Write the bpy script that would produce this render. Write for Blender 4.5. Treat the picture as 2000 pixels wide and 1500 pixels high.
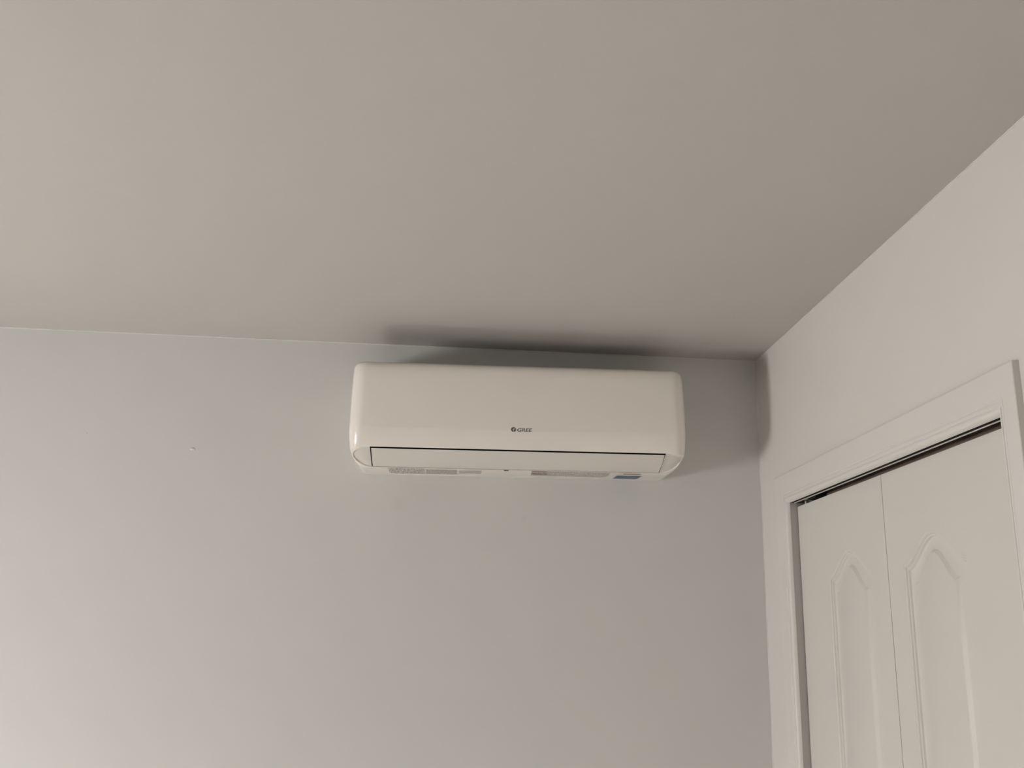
import bpy, bmesh, math, random
from mathutils import Vector, Matrix

random.seed(4)
sc = bpy.context.scene
for o in list(bpy.data.objects):
    bpy.data.objects.remove(o, do_unlink=True)
C = sc.collection

# ------------------------------------------------------------------ camera
CAM_LOC = Vector((-0.8206, -2.4637, 1.6623))
YAW, PITCH, ROLL = (math.radians(a) for a in (3.2455, 15.4200, 1.6150))
F_PX = 1831.06
fwd = Vector((math.sin(YAW) * math.cos(PITCH), math.cos(YAW) * math.cos(PITCH), math.sin(PITCH)))
rgt0 = Vector((math.cos(YAW), -math.sin(YAW), 0))
up0 = rgt0.cross(fwd)
rgt = rgt0 * math.cos(ROLL) + up0 * math.sin(ROLL)
upv = -rgt0 * math.sin(ROLL) + up0 * math.cos(ROLL)
cd = bpy.data.cameras.new('camera')
cd.sensor_fit = 'HORIZONTAL'
cd.sensor_width = 36.0
cd.lens = 36.0 * F_PX / 2000.0
cd.clip_start = 0.05
cam = bpy.data.objects.new('camera', cd)
C.objects.link(cam)
m = Matrix((rgt, upv, -fwd)).transposed().to_4x4()
m.translation = CAM_LOC
cam.matrix_world = m
sc.camera = cam

# ------------------------------------------------------------------ room sizes, light, exposure
H = 2.44            # ceiling height; back wall is y = 0, closet wall is x = 0
XL, YN = -3.70, -4.40
WIN_Y0, WIN_Y1, WIN_Z0, WIN_Z1 = -1.70, -1.24, 0.92, 1.56

# overcast daylight: bright sky above the horizon, darker ground below it
SKY, GROUND = 90.0, 64.0
SUN = 99.0
w = bpy.data.worlds.new('daylight_sky')
sc.world = w
w.use_nodes = True
wn = w.node_tree
bg = wn.nodes['Background']
tcw = wn.nodes.new('ShaderNodeTexCoord')
sep = wn.nodes.new('ShaderNodeSeparateXYZ')
wn.links.new(tcw.outputs['Generated'], sep.inputs['Vector'])
rmp = wn.nodes.new('ShaderNodeMapRange')
rmp.interpolation_type = 'SMOOTHSTEP'
rmp.inputs['From Min'].default_value = -0.03
rmp.inputs['From Max'].default_value = 0.06
wn.links.new(sep.outputs['Z'], rmp.inputs['Value'])
wmx = wn.nodes.new('ShaderNodeMix')
wmx.data_type = 'RGBA'
wmx.inputs['A'].default_value = (GROUND * 1.0, GROUND * 0.985, GROUND * 0.95, 1)
wmx.inputs['B'].default_value = (SKY * 1.0, SKY * 0.985, SKY * 0.96, 1)
wn.links.new(rmp.outputs['Result'], wmx.inputs['Factor'])
wn.links.new(wmx.outputs['Result'], bg.inputs['Color'])
bg.inputs['Strength'].default_value = 1.0


def portal(name, loc, size_x, size_y, direction):
    L = bpy.data.lights.new(name, 'AREA')
    L.shape = 'RECTANGLE'
    L.size, L.size_y = size_x, size_y
    L.cycles.is_portal = True
    o = bpy.data.objects.new(name, L)
    C.objects.link(o)
    o.location = loc
    o.rotation_euler = Vector(direction).to_track_quat('-Z', 'Y').to_euler()
    return o


# the window of the left-hand wall, through which the daylight enters
portal('window_portal', (XL - 0.05, (WIN_Y0 + WIN_Y1) / 2, (WIN_Z0 + WIN_Z1) / 2),
       WIN_Y1 - WIN_Y0, WIN_Z1 - WIN_Z0, (1, 0, 0))

# low sun that throws a bright patch through the same window onto the carpet
SUN_DIR = Vector((1.30, 0.80, -1.18))
sl = bpy.data.lights.new('sun', 'SUN')
sl.energy = SUN
sl.angle = math.radians(0.53)
sl.color = (1.0, 0.975, 0.94)
so = bpy.data.objects.new('sun', sl)
C.objects.link(so)
so.location = (XL - 3, -4, 4)
so.rotation_euler = SUN_DIR.to_track_quat('-Z', 'Y').to_euler()

vs = sc.view_settings
vs.view_transform = 'Standard'
vs.look = 'None'
vs.gamma = 1.0
vs.use_curve_mapping = False
vs.exposure = 0.0


# ------------------------------------------------------------------ helpers
def srgb(r, g, b):
    def f(c):
        c /= 255.0
        return c / 12.92 if c <= 0.04045 else ((c + 0.055) / 1.055) ** 2.4
    return (f(r), f(g), f(b), 1)


def mat(name, col, rough=0.5, spec=0.5, bump=0.0, bump_scale=200.0, coat=0.0, vary=0.0, vary_scale=3.0, metal=0.0):
    mt = bpy.data.materials.new(name)
    mt.use_nodes = True
    nt = mt.node_tree
    b = nt.nodes['Principled BSDF']
    b.inputs['Base Color'].default_value = col
    b.inputs['Roughness'].default_value = rough
    b.inputs['Specular IOR Level'].default_value = spec
    b.inputs['Metallic'].default_value = metal
    b.inputs['Coat Weight'].default_value = coat
    b.inputs['Coat Roughness'].default_value = 0.05
    tc = nt.nodes.new('ShaderNodeTexCoord')
    if vary:
        n = nt.nodes.new('ShaderNodeTexNoise')
        n.inputs['Scale'].default_value = vary_scale
        n.inputs['Detail'].default_value = 4
        nt.links.new(tc.outputs['Object'], n.inputs['Vector'])
        mx = nt.nodes.new('ShaderNodeMix')
        mx.data_type = 'RGBA'
        mx.inputs['A'].default_value = [c * (1 - vary) for c in col[:3]] + [1]
        mx.inputs['B'].default_value = [min(1, c * (1 + vary)) for c in col[:3]] + [1]
        nt.links.new(n.outputs['Fac'], mx.inputs['Factor'])
        nt.links.new(mx.outputs['Result'], b.inputs['Base Color'])
    if bump:
        n2 = nt.nodes.new('ShaderNodeTexNoise')
        n2.inputs['Scale'].default_value = bump_scale
        n2.inputs['Detail'].default_value = 3
        nt.links.new(tc.outputs['Object'], n2.inputs['Vector'])
        bp = nt.nodes.new('ShaderNodeBump')
        bp.inputs['Strength'].default_value = bump
        bp.inputs['Distance'].default_value = 0.001
        nt.links.new(n2.outputs['Fac'], bp.inputs['Height'])
        nt.links.new(bp.outputs['Normal'], b.inputs['Normal'])
    return mt


M = {
    'wall': mat('pale_grey_wall_paint', (0.680, 0.676, 0.657, 1), 0.55, 0.35, 0.10, 260, vary=0.012),
    'wall_right': mat('pale_grey_wall_paint_lightened', (0.715, 0.69, 0.655, 1), 0.55, 0.35, 0.10, 260, vary=0.012),  # same paint as the back wall; stronger light put into the colour
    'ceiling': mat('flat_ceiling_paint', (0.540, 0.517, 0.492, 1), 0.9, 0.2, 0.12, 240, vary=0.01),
    'trim': mat('satin_white_trim_paint', (0.72, 0.695, 0.66, 1), 0.40, 0.4, 0.04, 120),
    'jamb': mat('darker_grey_jamb', (0.46, 0.44, 0.42, 1), 0.5, 0.35),  # even grey, darker than the casing
    'door': mat('white_door_paint', (0.68, 0.65, 0.61, 1), 0.42, 0.4, 0.05, 150),
    'caulk': mat('white_caulk', (0.68, 0.68, 0.655, 1), 0.5),
    'plastic': mat('glossy_white_plastic', (0.92, 0.865, 0.81, 1), 0.22, 0.5, coat=0.6),
    'plastic_satin': mat('satin_white_plastic', (0.76, 0.72, 0.68, 1), 0.45, 0.4),
    'dark': mat('black_plastic_and_track_shade', (0.012, 0.011, 0.010, 1), 0.6),
    'logo': mat('grey_logo_ink', (0.12, 0.108, 0.096, 1), 0.45),
    'logo_light': mat('pale_logo_ink', (0.55, 0.53, 0.49, 1), 0.45),
    'track': mat('brown_steel_track', (0.24, 0.175, 0.15, 1), 0.45, 0.5, vary=0.25, vary_scale=30),
    'lip': mat('white_painted_steel', (0.62, 0.60, 0.57, 1), 0.4),
    'steel': mat('galvanised_steel', (0.55, 0.54, 0.52, 1), 0.35, metal=0.6),
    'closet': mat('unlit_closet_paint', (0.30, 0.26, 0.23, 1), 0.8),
    'floor': mat('pale_carpet', (0.60, 0.57, 0.53, 1), 0.95, 0.1, bump=0.6, bump_scale=300, vary=0.08, vary_scale=60),
    'wall_far': mat('low_bounce_wall_paint', (0.40, 0.39, 0.37, 1), 0.7, 0.2),  # unseen left wall, darkened to cut its bounce onto the closet wall
    'wall_white': mat('white_wall_paint', (0.78, 0.76, 0.73, 1), 0.6, 0.3),
    'chip': mat('bare_plaster', (0.80, 0.77, 0.70, 1), 0.8),
    'blue': mat('blue_sticker', srgb(84, 104, 128), 0.4),
    'white_frame': mat('white_window_frame', (0.75, 0.75, 0.73, 1), 0.4),
}


def mesh_obj(name, verts, faces, material, parent=None, smooth=False, mats=None, angle=None):
    me = bpy.data.meshes.new(name)
    me.from_pydata([tuple(v) for v in verts], [], [tuple(f) for f in faces])
    bm = bmesh.new()
    bm.from_mesh(me)
    bmesh.ops.remove_doubles(bm, verts=bm.verts, dist=1e-6)
    bmesh.ops.recalc_face_normals(bm, faces=bm.faces)
    bm.to_mesh(me)
    bm.free()
    if smooth:
        me.polygons.foreach_set('use_smooth', [True] * len(me.polygons))
        if angle:
            me.set_sharp_from_angle(angle=math.radians(angle))
    for x in (mats or [material]):
        me.materials.append(x)
    o = bpy.data.objects.new(name, me)
    C.objects.link(o)
    if parent:
        o.parent = parent
    return o


def box_data(x0, x1, y0, y1, z0, z1):
    v = [(x, y, z) for z in (z0, z1) for y in (y0, y1) for x in (x0, x1)]
    f = [(0, 1, 3, 2), (4, 5, 7, 6), (0, 1, 5, 4), (2, 3, 7, 6), (0, 2, 6, 4), (1, 3, 7, 5)]
    return v, f


def box(name, x0, x1, y0, y1, z0, z1, material, parent=None, bevel=0.0):
    v, f = box_data(x0, x1, y0, y1, z0, z1)
    o = mesh_obj(name, v, f, material, parent)
    if bevel:
        bm = bmesh.new()
        bm.from_mesh(o.data)
        bmesh.ops.bevel(bm, geom=bm.edges[:], offset=bevel, segments=2, affect='EDGES')
        bm.to_mesh(o.data)
        bm.free()
    return o


def cat_boxes(name, boxes, material, parent=None):
    V, F = [], []
    for b in boxes:
        v, f = box_data(*b)
        n = len(V)
        V += v
        F += [tuple(i + n for i in q) for q in f]
    return mesh_obj(name, V, F, material, parent)


def struct(o):
    o['kind'] = 'structure'
    return o


def tag(o, label, cat, group=None):
    o['label'] = label
    o['category'] = cat
    if group:
        o['group'] = group
    return o


def empty(name, loc):
    o = bpy.data.objects.new(name, None)
    o.empty_display_size = 0.05
    C.objects.link(o)
    o.location = loc
    return o


def extrude_profile(name, prof, axis, a, b, material, parent=None, smooth=False, closed=True):
    """prof: list of 2D points; axis 'x': (y,z) profile, 'y': (x,z), 'z': (x,y)."""
    def P(p, t):
        return {'x': (t, p[0], p[1]), 'y': (p[0], t, p[1]), 'z': (p[0], p[1], t)}[axis]
    n = len(prof)
    V = [P(p, a) for p in prof] + [P(p, b) for p in prof]
    F = [(i, (i + 1) % n, (i + 1) % n + n, i + n) for i in range(n if closed else n - 1)]
    if closed:
        F += [tuple(range(n)), tuple(range(n, 2 * n))]
    return mesh_obj(name, V, F, material, parent, smooth, angle=35)


# ------------------------------------------------------------------ setting
T = 0.12
OP_Y0, OP_Y1, OP_Z = -1.1365, -0.2105, 2.0125     # closet opening in the right wall

struct(box('floor', XL - T, 0.8, YN - T, T, -0.1, 0, M['floor']))
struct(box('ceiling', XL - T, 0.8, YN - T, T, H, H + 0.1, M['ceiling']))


# back wall, with two faint hand smudges under the appliance
def back_wall_material():
    mt = M['wall'].copy()
    mt.name = 'pale_grey_green_wall_paint_with_smudges'
    nt = mt.node_tree
    b = nt.nodes['Principled BSDF']
    src = b.inputs['Base Color'].links[0].from_socket
    geo = nt.nodes.new('ShaderNodeNewGeometry')
    last = src
    for (x, z, r, k) in ((-0.968, 2.005, 0.030, 0.05), (-0.640, 1.978, 0.012, 0.07), (-0.90, 2.03, 0.05, 0.03)):
        sub = nt.nodes.new('ShaderNodeVectorMath')
        sub.operation = 'DISTANCE'
        sub.inputs[1].default_value = (x, 0, z)
        nt.links.new(geo.outputs['Position'], sub.inputs[0])
        mr = nt.nodes.new('ShaderNodeMapRange')
        mr.interpolation_type = 'SMOOTHSTEP'
        mr.inputs['From Min'].default_value = 0
        mr.inputs['From Max'].default_value = r
        mr.inputs['To Min'].default_value = k
        mr.inputs['To Max'].default_value = 0
        nt.links.new(sub.outputs['Value'], mr.inputs['Value'])
        mx = nt.nodes.new('ShaderNodeMix')
        mx.data_type = 'RGBA'
        mx.inputs['B'].default_value = (0.25, 0.22, 0.18, 1)
        nt.links.new(mr.outputs['Result'], mx.inputs['Factor'])
        nt.links.new(last, mx.inputs['A'])
        last = mx.outputs['Result']
    nt.links.new(last, b.inputs['Base Color'])
    return mt


struct(box('wall_back', XL - T, 0.8, 0, T, 0, H, back_wall_material()))
struct(box('wall_near', XL - T, 0.8, YN - T, YN, 0, H, M['wall_white']))

# left wall with window opening
struct(cat_boxes('wall_left', [
    (XL - T, XL, YN, WIN_Y0, 0, H), (XL - T, XL, WIN_Y1, 0, 0, H),
    (XL - T, XL, WIN_Y0, WIN_Y1, 0, WIN_Z0), (XL - T, XL, WIN_Y0, WIN_Y1, WIN_Z1, H)], M['wall_far']))
wf = struct(cat_boxes('window_1', [
    (XL - .02, XL + .018, WIN_Y0 - .07, WIN_Y0, WIN_Z0 - .07, WIN_Z1 + .07),
    (XL - .02, XL + .018, WIN_Y1, WIN_Y1 + .07, WIN_Z0 - .07, WIN_Z1 + .07),
    (XL - .02, XL + .018, WIN_Y0, WIN_Y1, WIN_Z0 - .07, WIN_Z0),
    (XL - .02, XL + .018, WIN_Y0, WIN_Y1, WIN_Z1, WIN_Z1 + .07)], M['white_frame']))

# right wall with closet opening
struct(cat_boxes('wall_right', [
    (0, T, YN, OP_Y0 - 0.018, 0, H), (0, T, OP_Y1 + 0.018, 0, 0, H),
    (0, T, OP_Y0 - 0.018, OP_Y1 + 0.018, OP_Z + 0.02, H)], M['wall_right']))
# closet behind the doors
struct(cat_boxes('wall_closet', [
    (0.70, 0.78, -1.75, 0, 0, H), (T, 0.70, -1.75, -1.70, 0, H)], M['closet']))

# beads of caulk along the edges of the back wall
def bead(name, a, b, r, ref):
    a, b = Vector(a), Vector(b)
    d = (b - a).normalized()
    u = d.orthogonal().normalized()
    v = d.cross(u)
    n, seg = 8, 40
    V, F = [], []
    for j in range(seg + 1):
        p = a.lerp(b, j / seg)
        rr = r * (0.8 + 0.4 * random.random())
        for i in range(n):
            t = 2 * math.pi * i / n
            V.append(p + u * rr * math.cos(t) + v * rr * math.sin(t))
    for j in range(seg):
        for i in range(n):
            F.append((j * n + i, j * n + (i + 1) % n, (j + 1) * n + (i + 1) % n, (j + 1) * n + i))
    return struct(mesh_obj(name, V, F, M['caulk'], smooth=True))


bead('trim_1', (XL, 0.0, H - 0.0008), (0, 0.0, H - 0.0008), 0.0019, None)
bead('trim_2', (0.0, 0.0, 0.0), (0.0, 0.0, H), 0.0018, None)
bead('trim_3', (0.0, YN, H - 0.0006), (0.0, 0, H - 0.0006), 0.0016, None)

# ---------------------------------------------------------------- closet frame
CY0, CY1, CZ = -1.188, -0.1405, 2.0845            # outer edges of the casing
fr = struct(empty('trim_4', (0, (CY0 + CY1) / 2, 0)))


def pt(o, parent):
    """parent while keeping world placement"""
    o.parent = parent
    o.matrix_parent_inverse = Matrix.Translation(parent.location).inverted()
    return o


# casing profile: u = 0 at outer edge .. 1 at inner edge, value = projection from the wall
CAS = [(0.0, 0.0), (0.0, 0.0105), (0.015, 0.0115), (0.05, 0.0118), (0.40, 0.0112), (0.665, 0.0106), (0.685, 0.0088),
       (0.70, 0.0083), (0.72, 0.0095), (0.78, 0.0100), (0.808, 0.0095), (0.820, 0.0080), (0.830, 0.0080),
       (0.848, 0.0096), (0.885, 0.0099), (0.925, 0.0090), (0.955, 0.0072), (0.98, 0.0044), (1.0, 0.0008), (1.0, 0.0)]


def casing():
    pieces = []
    wl, wr, wh = CY1 - OP_Y1, OP_Y0 - CY0, CZ - OP_Z
    # side casings, mitred at the top
    for side, yo, wd, s in (('l', CY1, wl, -1), ('r', CY0, wr, 1)):
        V, F = [], []
        for k in range(2):
            for (u, p) in CAS:
                z = 0.0 if k == 0 else CZ - u * wh
                V.append((-p, yo + s * u * wd, z))
        n = len(CAS)
        F = [(i, (i + 1) % n, (i + 1) % n + n, i + n) for i in range(n)] + [tuple(range(n)), tuple(range(n, 2 * n))]
        pieces.append(pt(mesh_obj('side_casing', V, F, M['trim']), fr))
    V = []
    for k in range(2):
        for (u, p) in CAS:
            y = CY1 - u * wl if k == 0 else CY0 + u * wr
            V.append((-p, y, CZ - u * wh))
    F = [(i, (i + 1) % n, (i + 1) % n + n, i + n) for i in range(n)] + [tuple(range(n)), tuple(range(n, 2 * n))]
    pieces.append(pt(mesh_obj('head_casing', V, F, M['trim']), fr))
    # jambs lining the opening
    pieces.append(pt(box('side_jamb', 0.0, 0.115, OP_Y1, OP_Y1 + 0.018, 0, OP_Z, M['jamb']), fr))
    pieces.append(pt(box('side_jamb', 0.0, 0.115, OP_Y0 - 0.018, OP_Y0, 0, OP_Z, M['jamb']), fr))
    pieces.append(pt(cat_boxes('head_jamb', [
        (0.0, 0.0092, OP_Y0, OP_Y1, OP_Z + 0.011, OP_Z + 0.0195),
        (0.052, 0.115, OP_Y0, OP_Y1, OP_Z - 0.004, OP_Z + 0.0195)], M['trim']), fr))
    return pieces


casing()

# sliding track of the folding doors
TR0, TR1 = OP_Y0 + 0.002, -0.214
track = empty('door_track', (0.026, TR1, OP_Z))
tag(track, 'brown steel door track with a pale front lip above the white closet doors', 'track')
pt(cat_boxes('channel', [
    (0.0460, 0.0472, TR0, TR1, OP_Z - 0.0075, OP_Z + 0.019),
    (0.0400, 0.0472, TR0, TR1, OP_Z - 0.0085, OP_Z - 0.0072),
    (0.0098, 0.0472, TR0, TR1, OP_Z + 0.018, OP_Z + 0.0198)], M['track']), track)
pt(box('shade_black_front_wall', 0.0098, 0.0108, TR0, TR1, OP_Z + 0.0004, OP_Z + 0.0178, M['dark']), track)  # track's front side coloured black to stand for shade in the slot
pt(box('front_lip', 0.0096, 0.0110, OP_Y0 + 0.002, -0.214, OP_Z - 0.0016, OP_Z + 0.0003, M['lip']), track)
pt(box('pivot_block', 0.018, 0.044, -0.330, -0.290, OP_Z - 0.004, OP_Z + 0.016, M['dark']), track)


def cyl(name, c, r, h, material, parent, n=20):
    V = [(c[0] + r * math.cos(2 * math.pi * i / n), c[1] + r * math.sin(2 * math.pi * i / n), c[2] + k * h)
         for k in (0, 1) for i in range(n)]
    F = [(i, (i + 1) % n, (i + 1) % n + n, i + n) for i in range(n)] + [tuple(range(n)), tuple(range(n, 2 * n))]
    return pt(mesh_obj(name, V, F, material, smooth=True, angle=40), parent)


cyl('pivot_pin', (0.0215, -0.262, OP_Z - 0.0093), 0.0035, 0.0192, M['steel'], track)
pt(cat_boxes('pivot_clip', [(0.016, 0.024, -0.288, -0.268, OP_Z - 0.004, OP_Z - 0.0025),
                            (0.016, 0.0175, -0.288, -0.268, OP_Z - 0.004, OP_Z + 0.004)], M['steel']), track)


# ---------------------------------------------------------------- closet doors
def door_panel_loops(l, r, b, t, arch, nt_, s):
    """closed outline of a panel inset by s; y decreases to the right of the photo (l > r)"""
    pts = []
    L, R, B = l - s, r + s, b + s
    ts = t - s * 0.92
    for i in range(nt_ + 1):
        u = i / nt_
        y = L + (R - L) * u
        e = 0.5 - 0.5 * math.cos(2 * math.pi * u)
        z = ts + arch * (e ** 0.9)
        pts.append((y, z))
    for i in range(1, 9):
        pts.append((R, ts + (B - ts) * i / 8))
    for i in range(1, 13):
        pts.append((R + (L - R) * i / 12, B))
    for i in range(1, 8):
        pts.append((L, B + (ts - B) * i / 8))
    return pts


def rect_loop(l, r, b, t, nt_):
    pts = [(l + (r - l) * i / nt_, t) for i in range(nt_ + 1)]
    pts += [(r, t + (b - t) * i / 8) for i in range(1, 9)]
    pts += [(r + (l - r) * i / 12, b) for i in range(1, 13)]
    pts += [(l, b + (t - b) * i / 8) for i in range(1, 8)]
    return pts


PROF = [(0.0, 0.0), (0.0012, 0.0012), (0.0040, 0.0016), (0.0054, 0.0042), (0.0088, 0.0048), (0.0104, 0.0078),
        (0.0130, 0.0092), (0.0155, 0.0094), (0.0335, 0.0068), (0.0350, 0.0062), (0.0400, 0.0014), (0.0415, 0.0008)]
DX, DT = 0.018, 0.032


def closet_door(name, yl, yr, pl, pr, label):
    z0, z1, zm = 0.012, 2.0028, 0.78
    root = empty(name, (DX + DT / 2, (yl + yr) / 2, z0))
    tag(root, label, 'door', 'folding closet doors')
    NT = 48
    # slab: rim faces and back around two panel openings
    V, F = [], []

    def addloop(loop, x):
        n0 = len(V)
        V.extend((x, p[0], p[1]) for p in loop)
        return n0, len(loop)

    def strip(a, b):
        for i in range(a[1]):
            j = (i + 1) % a[1]
            F.append((a[0] + i, a[0] + j, b[0] + j, b[0] + i))
    specs = [(pl, pr, 0.90, 1.8205, 0.0525, zm, z1), (pl, pr, 0.16, 0.66, 0.0, z0, zm)]
    for (l, r, b, t, arch, rb, rt) in specs:
        strip(addloop(rect_loop(yl, yr, rb, rt, NT), DX), addloop(door_panel_loops(l, r, b, t, arch, NT, 0), DX))
    n0 = len(V)
    V.extend([(x, y, z) for x in (DX, DX + DT) for y in (yl, yr) for z in (z0, zm, z1)])
    q = lambda i, j, k: n0 + i * 6 + j * 3 + k
    for j in (0, 1):
        for k in (0, 1):
            F.append((q(0, j, k), q(0, j, k + 1), q(1, j, k + 1), q(1, j, k)))
    F.append((q(0, 0, 2), q(0, 1, 2), q(1, 1, 2), q(1, 0, 2)))
    F.append((q(0, 0, 0), q(0, 1, 0), q(1, 1, 0), q(1, 0, 0)))
    F.append((q(1, 0, 0), q(1, 1, 0), q(1, 1, 2), q(1, 0, 2)))
    pt(mesh_obj('slab', V, F, M['door']), root)
    # moulded panels, recessed with a raised field
    for idx, (l, r, b, t, arch, rb, rt) in enumerate(specs):
        V, F = [], []
        prev = None
        for (s, dep) in PROF:
            cur = addloop(door_panel_loops(l, r, b, t, arch, NT, s), DX + dep)
            if prev:
                strip(prev, cur)
            prev = cur
        F.append(tuple(range(prev[0], prev[0] + prev[1])))
        o = pt(mesh_obj('arched_panel' if arch else 'lower_panel', V, F, M['door'], smooth=True, angle=28), root)
    return root


SEAM = -0.6730
closet_door('closet_door', OP_Y1 - 0.0025, SEAM + 0.0009, -0.381, -0.604,
            'white folding closet door leaf with arched panel, nearer the room corner')
closet_door('closet_door', SEAM - 0.0009, OP_Y0 + 0.0025, -0.7375, -0.958,
            'white folding closet door leaf with arched panel, at the right edge')

# ---------------------------------------------------------------- air conditioner
AC = empty('air_conditioner', (-0.668, 0.0, 2.0855))
AC.rotation_euler = (0, -math.radians(0.88), 0)
tag(AC, 'white wall-mounted split air conditioner with rounded ends just below the ceiling', 'air conditioner')


def section(wd, d, r, nf=24, nc=14, ns=6, p=2.0):
    pts = []
    for i in range(ns):
        pts.append((-wd, -(d - r) * i / ns))
    for i in range(nc):
        a = math.pi / 2 * i / nc
        pts.append((-wd + r - r * math.cos(a) ** (2 / p), -(d - r) - r * math.sin(a) ** (2 / p)))
    for i in range(nf + 1):
        pts.append((-(wd - r) + 2 * (wd - r) * i / nf, -d))
    for i in range(1, nc + 1):
        a = math.pi / 2 * (1 - i / nc)
        pts.append((wd - r + r * math.cos(a) ** (2 / p), -(d - r) - r * math.sin(a) ** (2 / p)))
    for i in range(1, ns + 1):
        pts.append((wd, -(d - r) + (d - r) * i / ns))
    return pts


def loft(levels, drop=None):
    V, F = [], []
    n = None
    for (z, wd, d, r, k) in levels:
        pts = section(wd, d, r)
        n = len(pts)
        for (x, y) in pts:
            dz = drop(y) * k if drop else 0.0
            V.append((x, y, z + dz))
    L = len(levels)
    for j in range(L - 1):
        for i in range(n - 1):
            F.append((j * n + i, j * n + i + 1, (j + 1) * n + i + 1, (j + 1) * n + i))
    return V, F, n, L


HW = 0.4225


def sstep(t):
    t = max(0, min(1, t))
    return t * t * (3 - 2 * t)


# levels from top to bottom: z, half width, depth, corner radius
TOP = [
    (0.2800, HW - 0.0240, 0.020, 0.012), (0.2782, HW - 0.0225, 0.055, 0.020), (0.2748, HW - 0.0200, 0.095, 0.022),
    (0.2697, HW - 0.0140, 0.128, 0.024), (0.2630, HW - 0.0100, 0.156, 0.026), (0.2565, HW - 0.0072, 0.176, 0.029),
    (0.2505, HW - 0.0056, 0.1885, 0.031), (0.2445, HW - 0.0044, 0.1955, 0.033), (0.2380, HW - 0.0035, 0.1990, 0.035),
    (0.2280, HW - 0.0027, 0.2015, 0.036), (0.2140, HW - 0.0018, 0.2030, 0.037), (0.1700, HW - 0.0008, 0.2042, 0.037),
    (0.1250, HW - 0.0002, 0.2050, 0.037), (0.0850, HW, 0.2055, 0.037)]
P_TOP, P_BOT = (0.1905, 0.0355), (0.1040, 0.0003)      # slope of the underside, as (depth, z)


def slope_depth(z):
    return P_BOT[0] + (z - P_BOT[1]) * (P_TOP[0] - P_BOT[0]) / (P_TOP[1] - P_BOT[1])


LOW = [
    (0.0830, HW, 0.2054, 0.037), (0.0790, HW - 0.0001, 0.2048, 0.037), (0.0720, HW - 0.0003, 0.2035, 0.037),
    (0.0620, HW - 0.0008, 0.2010, 0.036), (0.0520, HW - 0.0015, 0.1980, 0.035), (0.0440, HW - 0.0022, 0.1948, 0.034),
    (0.0390, HW - 0.0028, 0.1925, 0.033), (0.0355, HW - 0.0033, 0.1905, 0.032)]
LOW += [(z, HW - i_, slope_depth(z), 0.030) for z, i_ in (
    (0.0330, 0.0038), (0.0270, 0.0054), (0.0200, 0.0084), (0.0130, 0.0132), (0.0070, 0.0195), (0.0030, 0.0255), (0.0008, 0.0310))]
LOW += [(0.0000, HW - 0.0360, 0.0980, 0.030)]


def closed_loft(levels):
    V, F, n, L = loft([(*l, 0) for l in levels])
    F.append(tuple(range(n)))
    F.append(tuple(range((L - 1) * n, L * n)))
    for j in range(L - 1):
        F.append((j * n, j * n + n - 1, (j + 1) * n + n - 1, (j + 1) * n))
    return V, F


# the underside is a slope; the outlet is a slot with round ends set into it
P0 = Vector((-0.1905, 0.0355))
SD = (Vector((-P_BOT[0], P_BOT[1])) - P0)
SLEN = SD.length
SD.normalize()
NO = Vector((SD.y, -SD.x))                     # outward normal of the slope, as (y, z)


def slope_pt(x, s_, n_):
    p = P0 + SD * s_ + NO * n_
    return (x, p.x, p.y)


def slope_prism(outline, n0, n1, material):
    n = len(outline)
    V = [slope_pt(x, t, n0) for x, t in outline] + [slope_pt(x, t, n1) for x, t in outline]
    F = [(i, (i + 1) % n, (i + 1) % n + n, i + n) for i in range(n)] + [tuple(range(n)), tuple(range(n, 2 * n))]
    return mesh_obj('cutter', V, F, material)


def cut_with(o, cutter):
    o_parent = o.parent
    md = o.modifiers.new('cut', 'BOOLEAN')
    md.operation = 'DIFFERENCE'
    md.solver = 'EXACT'
    md.object = cutter
    md.material_mode = 'TRANSFER'
    o.parent = None
    bpy.context.view_layer.update()
    dg = bpy.context.evaluated_depsgraph_get()
    me = bpy.data.meshes.new_from_object(o.evaluated_get(dg))
    o.modifiers.clear()
    nm = o.data.name
    o.data = me
    me.name = nm
    o.parent = o_parent
    me.polygons.foreach_set('use_smooth', [True] * len(me.polygons))
    me.set_sharp_from_angle(angle=math.radians(35))
    bpy.data.objects.remove(cutter, do_unlink=True)


V, F = closed_loft(TOP + LOW)
shell = mesh_obj('front_cover', V, F, M['plastic'], AC, smooth=True, angle=40)
RS = SLEN / 2 - 0.0008
CX = 0.3672
stad = [(CX + RS * math.sin(math.pi * i / 28), SLEN / 2 - RS * math.cos(math.pi * i / 28)) for i in range(29)]
stad += [(-x, t) for x, t in reversed(stad)]
cut_with(shell, slope_prism(stad, 0.03, -0.010, M['plastic']))
SLOT = 0.3650
slot = [(-SLOT - 0.0032, -0.0006), (SLOT + 0.0022, -0.0006), (SLOT + 0.0022, SLEN - 0.0012), (-SLOT - 0.0032, SLEN - 0.0012)]
shell.data.materials.append(M['dark'])
cut_with(shell, slope_prism(slot, 0.03, -0.030, M['dark']))

# recessed frame inside the slot: its round ends show beside the vane
inner = [(z + 0.0022, w_ - 0.0030, d_ - 0.0024, r_) for (z, w_, d_, r_) in LOW]
V, F = closed_loft(inner)
body = mesh_obj('outlet_frame', V, F, None, AC, smooth=True, mats=[M['plastic_satin'], M['dark']], angle=40)
VX = 0.3650
cut_with(body, slope_prism([(-VX - 0.0032, -0.004), (VX + 0.0022, -0.004), (VX + 0.0022, SLEN - 0.0012), (-VX - 0.0032, SLEN - 0.0012)],
                           0.03, -0.034, M['dark']))

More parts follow.
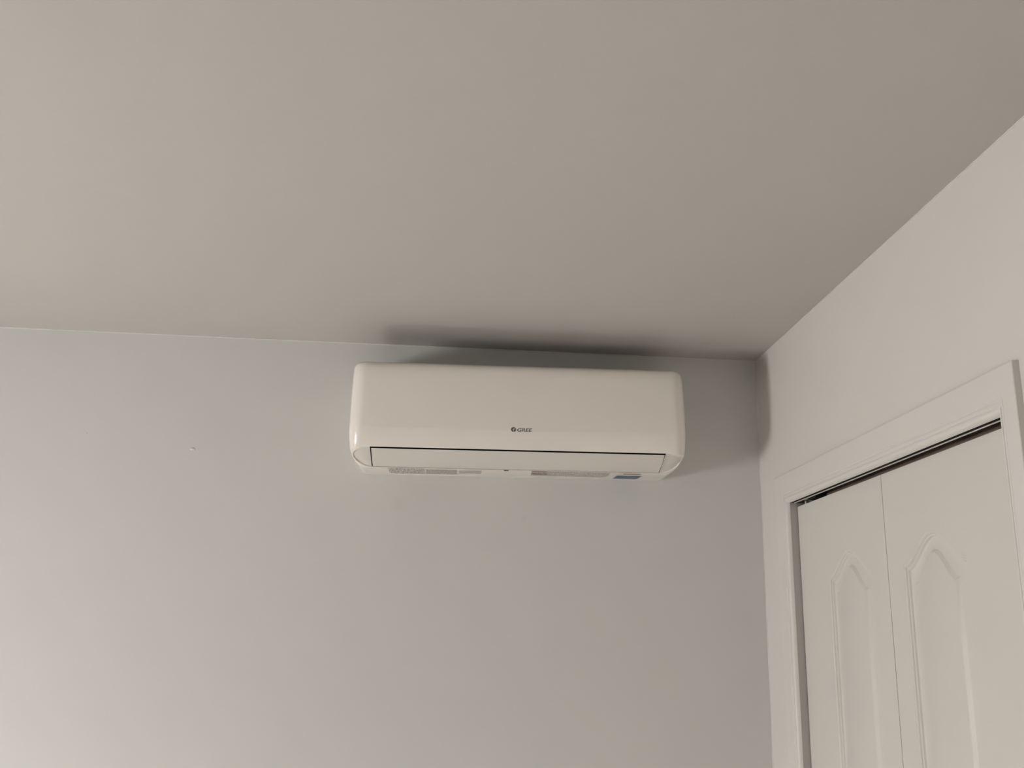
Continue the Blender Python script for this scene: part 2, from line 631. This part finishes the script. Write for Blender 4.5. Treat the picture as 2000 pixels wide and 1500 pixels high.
# swinging vane: slightly bulged plate closing the outlet
outer, back = [], []
for i in range(15):
    t = i / 14
    s_ = 0.0080 + (SLEN - 0.0032 - 0.0080) * t
    q = slope_pt(0, s_, -0.0016 + 0.0026 * math.sin(math.pi * t) ** 0.7)
    outer.append((q[1], q[2]))
    q = slope_pt(0, s_ + 0.004 * (1 - t), -0.0026 - 0.003 * min(1, t * 5))
    back.append((q[1], q[2]))
vane = extrude_profile('air_vane', outer + back[::-1], 'x', -VX, VX, M['plastic_satin'], AC, smooth=True)
# latch tab in the middle of the lower edge of the outlet, grip mark near the right end of the vane
box('latch_tab', -0.0330, -0.0215, -0.1040, -0.1000, -0.0008, 0.0006, M['dark'], AC)
gx = 0.338
gv = [slope_pt(gx + dx_, 0.026 + ds_, 0.0014 + dn_) for dn_ in (0, 0.0003) for dx_, ds_ in ((0, 0), (0.006, -0.002), (0.0065, 0.006), (0.001, 0.008))]
mesh_obj('grip_mark', gv, [(0, 1, 2, 3), (4, 5, 6, 7), (0, 1, 5, 4), (1, 2, 6, 5), (2, 3, 7, 6), (3, 0, 4, 7)], M['plastic'], vane)

# dark intake grille in the top of the unit
TD = [(d_, z_) for (z_, w_, d_, r_) in TOP]


def gz(y):
    for (d0, z0_), (d1, z1_) in zip(TD, TD[1:]):
        if d0 <= -y <= d1:
            return z0_ + (z1_ - z0_) * (-y - d0) / (d1 - d0)
    return TD[0][1]


ys = [-0.020 - 0.075 * i / 12 for i in range(13)]
V = [(x, y, gz(y) + 0.0006) for x in (-0.375, 0.375) for y in ys] + [(x, y, gz(y) - 0.004) for x in (-0.375, 0.375) for y in ys]
F = []
for k in (0, 26):
    F += [(k + i, k + i + 1, k + 14 + i, k + 13 + i) for i in range(12)]
F += [(i, i + 1, i + 27, i + 26) for i in range(12)] + [(13 + i, 14 + i, 40 + i, 39 + i) for i in range(12)]
F += [(0, 13, 39, 26), (12, 25, 51, 38)]
grille = mesh_obj('intake_grille', V, F, M['dark'], AC)
for i in range(13):
    x = -0.36 + 0.06 * i
    V = [(x + dx_, y, gz(y) + dz_) for y in ys for (dx_, dz_) in ((-0.0012, 0.0004), (0.0012, 0.0004), (0.0012, 0.0016), (-0.0012, 0.0016))]
    F = [(j * 4 + a_, j * 4 + (a_ + 1) % 4, j * 4 + 4 + (a_ + 1) % 4, j * 4 + 4 + a_) for j in range(12) for a_ in range(4)]
    F += [(0, 1, 2, 3), (48, 49, 50, 51)]
    mesh_obj('slat', V, F, M['dark'], grille)

# ---- printed marks
def print_material(name, base, ink, sx, sy, density, seed):
    mt = bpy.data.materials.new(name)
    mt.use_nodes = True
    nt = mt.node_tree
    b = nt.nodes['Principled BSDF']
    b.inputs['Roughness'].default_value = 0.45
    tc = nt.nodes.new('ShaderNodeTexCoord')
    mp = nt.nodes.new('ShaderNodeMapping')
    mp.inputs['Scale'].default_value = (sx, sy, 1)
    mp.inputs['Location'].default_value = (seed, seed * 0.7, 0)
    nt.links.new(tc.outputs['Object'], mp.inputs['Vector'])
    nz = nt.nodes.new('ShaderNodeTexNoise')
    nz.inputs['Scale'].default_value = 1.0
    nz.inputs['Detail'].default_value = 2
    nt.links.new(mp.outputs['Vector'], nz.inputs['Vector'])
    cr = nt.nodes.new('ShaderNodeValToRGB')
    cr.color_ramp.elements[0].position = density
    cr.color_ramp.elements[0].color = base
    cr.color_ramp.elements[1].position = density + 0.12
    cr.color_ramp.elements[1].color = ink
    nt.links.new(nz.outputs['Fac'], cr.inputs['Fac'])
    nt.links.new(cr.outputs['Color'], b.inputs['Base Color'])
    return mt


AC_M = Matrix.Translation(AC.location) @ AC.rotation_euler.to_matrix().to_4x4()
AC_INV = AC_M.inverted()


def on_underside(px, py):
    """where the sight line of a photo pixel meets the flat underside, in the unit's own coordinates"""
    d = fwd + rgt * ((px - 1000) / F_PX) - upv * ((py - 750) / F_PX)
    o = AC_INV @ CAM_LOC
    d = AC_INV.to_3x3() @ d
    t = -o.z / d.z
    return o + d * t


def sticker(name, x0, x1, y0, y1, material, label=None, slant=0.0, parent=AC, lift=0.0004):
    V = [(x0 + slant, y0, -lift), (x1, y0, -lift), (x1 - slant, y1, -lift), (x0, y1, -lift)]
    V += [(a, b, c + lift - 0.0001) for (a, b, c) in V]
    F = [(0, 1, 2, 3), (4, 5, 6, 7), (0, 1, 5, 4), (1, 2, 6, 5), (2, 3, 7, 6), (3, 0, 4, 7)]
    o = mesh_obj(name, V, F, material, parent)
    if label:
        o['label'] = label
    return o


def px_sticker(name, xa, xb, ya, yb, material, label=None, slant=0.0, lift=0.0004):
    """xa..xb along the photo, ya (towards the room) .. yb (towards the wall), at mid-length"""
    xm = (xa + xb) / 2
    f_, k_ = on_underside(xm, ya).y, on_underside(xm, yb).y
    return sticker(name, on_underside(xa, (ya + yb) / 2).x, on_underside(xb, (ya + yb) / 2).x,
                   max(f_, -0.1000), min(k_, -0.012), material, label, slant, lift=lift)


W_ = (0.66, 0.64, 0.60, 1)
G1, G2 = (0.26, 0.24, 0.225, 1), (0.42, 0.40, 0.38, 1)
px_sticker('rating_label', 760, 829.5, 914.5, 924.5, print_material('rating_print', W_, (0.20, 0.18, 0.17, 1), 300, 90, 0.47, 3), 'white sticker with dense grey print')
px_sticker('caution_label', 833, 892, 917.5, 926, print_material('caution_print', W_, G1, 620, 110, 0.42, 7), 'white sticker with fine grey print')
px_sticker('notice_label', 897, 939, 919, 924.5, print_material('notice_print', W_, G2, 620, 110, 0.38, 11), 'white sticker with faint grey print')
px_sticker('warning_label', 1037, 1191, 919.8, 930.5, print_material('warning_print', W_, G1, 520, 110, 0.46, 19), 'white sticker with rows of fine grey print')
red = mat('red_brown_print', (0.16, 0.095, 0.075, 1), 0.5)
px_sticker('warning_bar', 1038.5, 1067.5, 920.4, 921.8, red, 'red-brown printed bar', lift=0.0007)
px_sticker('warning_bar', 1037.5, 1068.5, 924.6, 926.2, red, 'red-brown printed bar', lift=0.0007)
px_sticker('efficiency_sticker', 1198.5, 1250.5, 929.3, 935.4, M['blue'], 'slate blue sticker', slant=0.0045, lift=0.0005)
px_sticker('model_print', 1217, 1252, 925.4, 926.9, mat('brown_print', (0.16, 0.13, 0.12, 1), 0.5), 'thin line of dark print')

# brand mark on the front cover
FY = -0.2056
logo = mesh_obj('brand_mark', [(0, 0, 0)], [], M['logo'], AC)
bpy.data.objects.remove(logo, do_unlink=True)


def front_text(name, body_txt, x0, x1, zc, hgt, material):
    cu = bpy.data.curves.new(name, 'FONT')
    cu.body = body_txt
    cu.size = 1.0
    cu.shear = 0.22
    cu.offset = 0.018
    cu.space_character = 1.02
    o = bpy.data.objects.new(name, cu)
    C.objects.link(o)
    bpy.context.view_layer.update()
    me = bpy.data.meshes.new_from_object(o.evaluated_get(bpy.context.evaluated_depsgraph_get()))
    bpy.data.objects.remove(o, do_unlink=True)
    xs = [v.co.x for v in me.vertices]
    ys = [v.co.y for v in me.vertices]
    a, b_, c, d = min(xs), max(xs), min(ys), max(ys)
    for v in me.vertices:
        u, t = (v.co.x - a) / (b_ - a), (v.co.y - c) / (d - c)
        v.co = (x0 + (x1 - x0) * u, FY - 0.0002, zc + (t - 0.5) * hgt)
    me.materials.clear()
    me.materials.append(material)
    ob = bpy.data.objects.new(name, me)
    C.objects.link(ob)
    ob.parent = AC
    return ob


def on_front(px, py):
    d = fwd + rgt * ((px - 1000) / F_PX) - upv * ((py - 750) / F_PX)
    o = AC_INV @ CAM_LOC
    d = AC_INV.to_3x3() @ d
    t = (FY - o.y) / d.y
    return o + d * t


a, b_ = on_front(1010.2, 839.7), on_front(1039.6, 840.2)
lt = front_text('brand_lettering', 'GREE', a.x, b_.x, (a.z + b_.z) / 2, 0.0086, M['logo'])
lt['label'] = 'grey slanted GREE lettering'
e = on_front(1003.0, 838.8)
R_ = 0.0062
V = [(e.x + R_ * 1.04 * math.cos(2 * math.pi * i / 40), FY - k * 0.0003 + 0.0001, e.z + R_ * 0.96 * math.sin(2 * math.pi * i / 40))
     for k in (0, 1) for i in range(40)]
F = [(i, (i + 1) % 40, (i + 1) % 40 + 40, i + 40) for i in range(40)] + [tuple(range(40)), tuple(range(40, 80))]
em = mesh_obj('brand_emblem', V, F, M['logo'], AC)
em['label'] = 'round grey emblem with a pale hooked mark'
# pale hook inside the emblem: a stem and a bent arm opening downwards
hook = [(-0.12, -0.97), (-0.34, 0.00), (-0.18, 0.30), (0.08, 0.42), (0.66, 0.40), (0.74, 0.06), (0.30, 0.02), (0.22, -0.25), (0.16, -0.62)]
V = [(e.x + R_ * x, FY - 0.0002 - k * 0.0002, e.z + R_ * z) for k in (0, 1) for (x, z) in hook]
nh = len(hook)
F = [(i, (i + 1) % nh, (i + 1) % nh + nh, i + nh) for i in range(nh)] + [tuple(range(nh)), tuple(range(nh, 2 * nh))]
mesh_obj('emblem_hook', V, F, M['logo_light'], em)


# ---------------------------------------------------------------- chips in the wall paint
def chip(name, x, z, wd, hg, label, seed):
    rnd = random.Random(seed)
    n = 14
    ring = []
    for i in range(n):
        a = 2 * math.pi * i / n
        k = 0.85 + 0.3 * rnd.random()
        px, pz = math.cos(a) * wd / 2 * k, math.sin(a) * hg / 2 * k
        pz += 0.0010 * math.sin(px * 500)
        ring.append((px, pz))
    V = [(x + p, 0.0, z + q) for p, q in ring] + [(x + p * 0.9, -0.0012, z + q * 0.85) for p, q in ring] + \
        [(x + p * 0.55, -0.0022, z + q * 0.5) for p, q in ring]
    F = []
    for k in (0, 1):
        for i in range(n):
            j = (i + 1) % n
            F.append((k * n + i, k * n + j, (k + 1) * n + j, (k + 1) * n + i))
    F.append(tuple(range(2 * n, 3 * n)))
    o = mesh_obj(name, V, F, M['chip'], smooth=True)
    return tag(o, label, 'wall patch')


chip('plaster_patch', -1.5145, 2.1287, 0.0165, 0.0075, 'small cream plaster patch on the back wall left of the air conditioner', 3)
chip('plaster_patch', -1.790, 2.1610, 0.0042, 0.0030, 'tiny pale speck on the back wall near the left edge', 8)
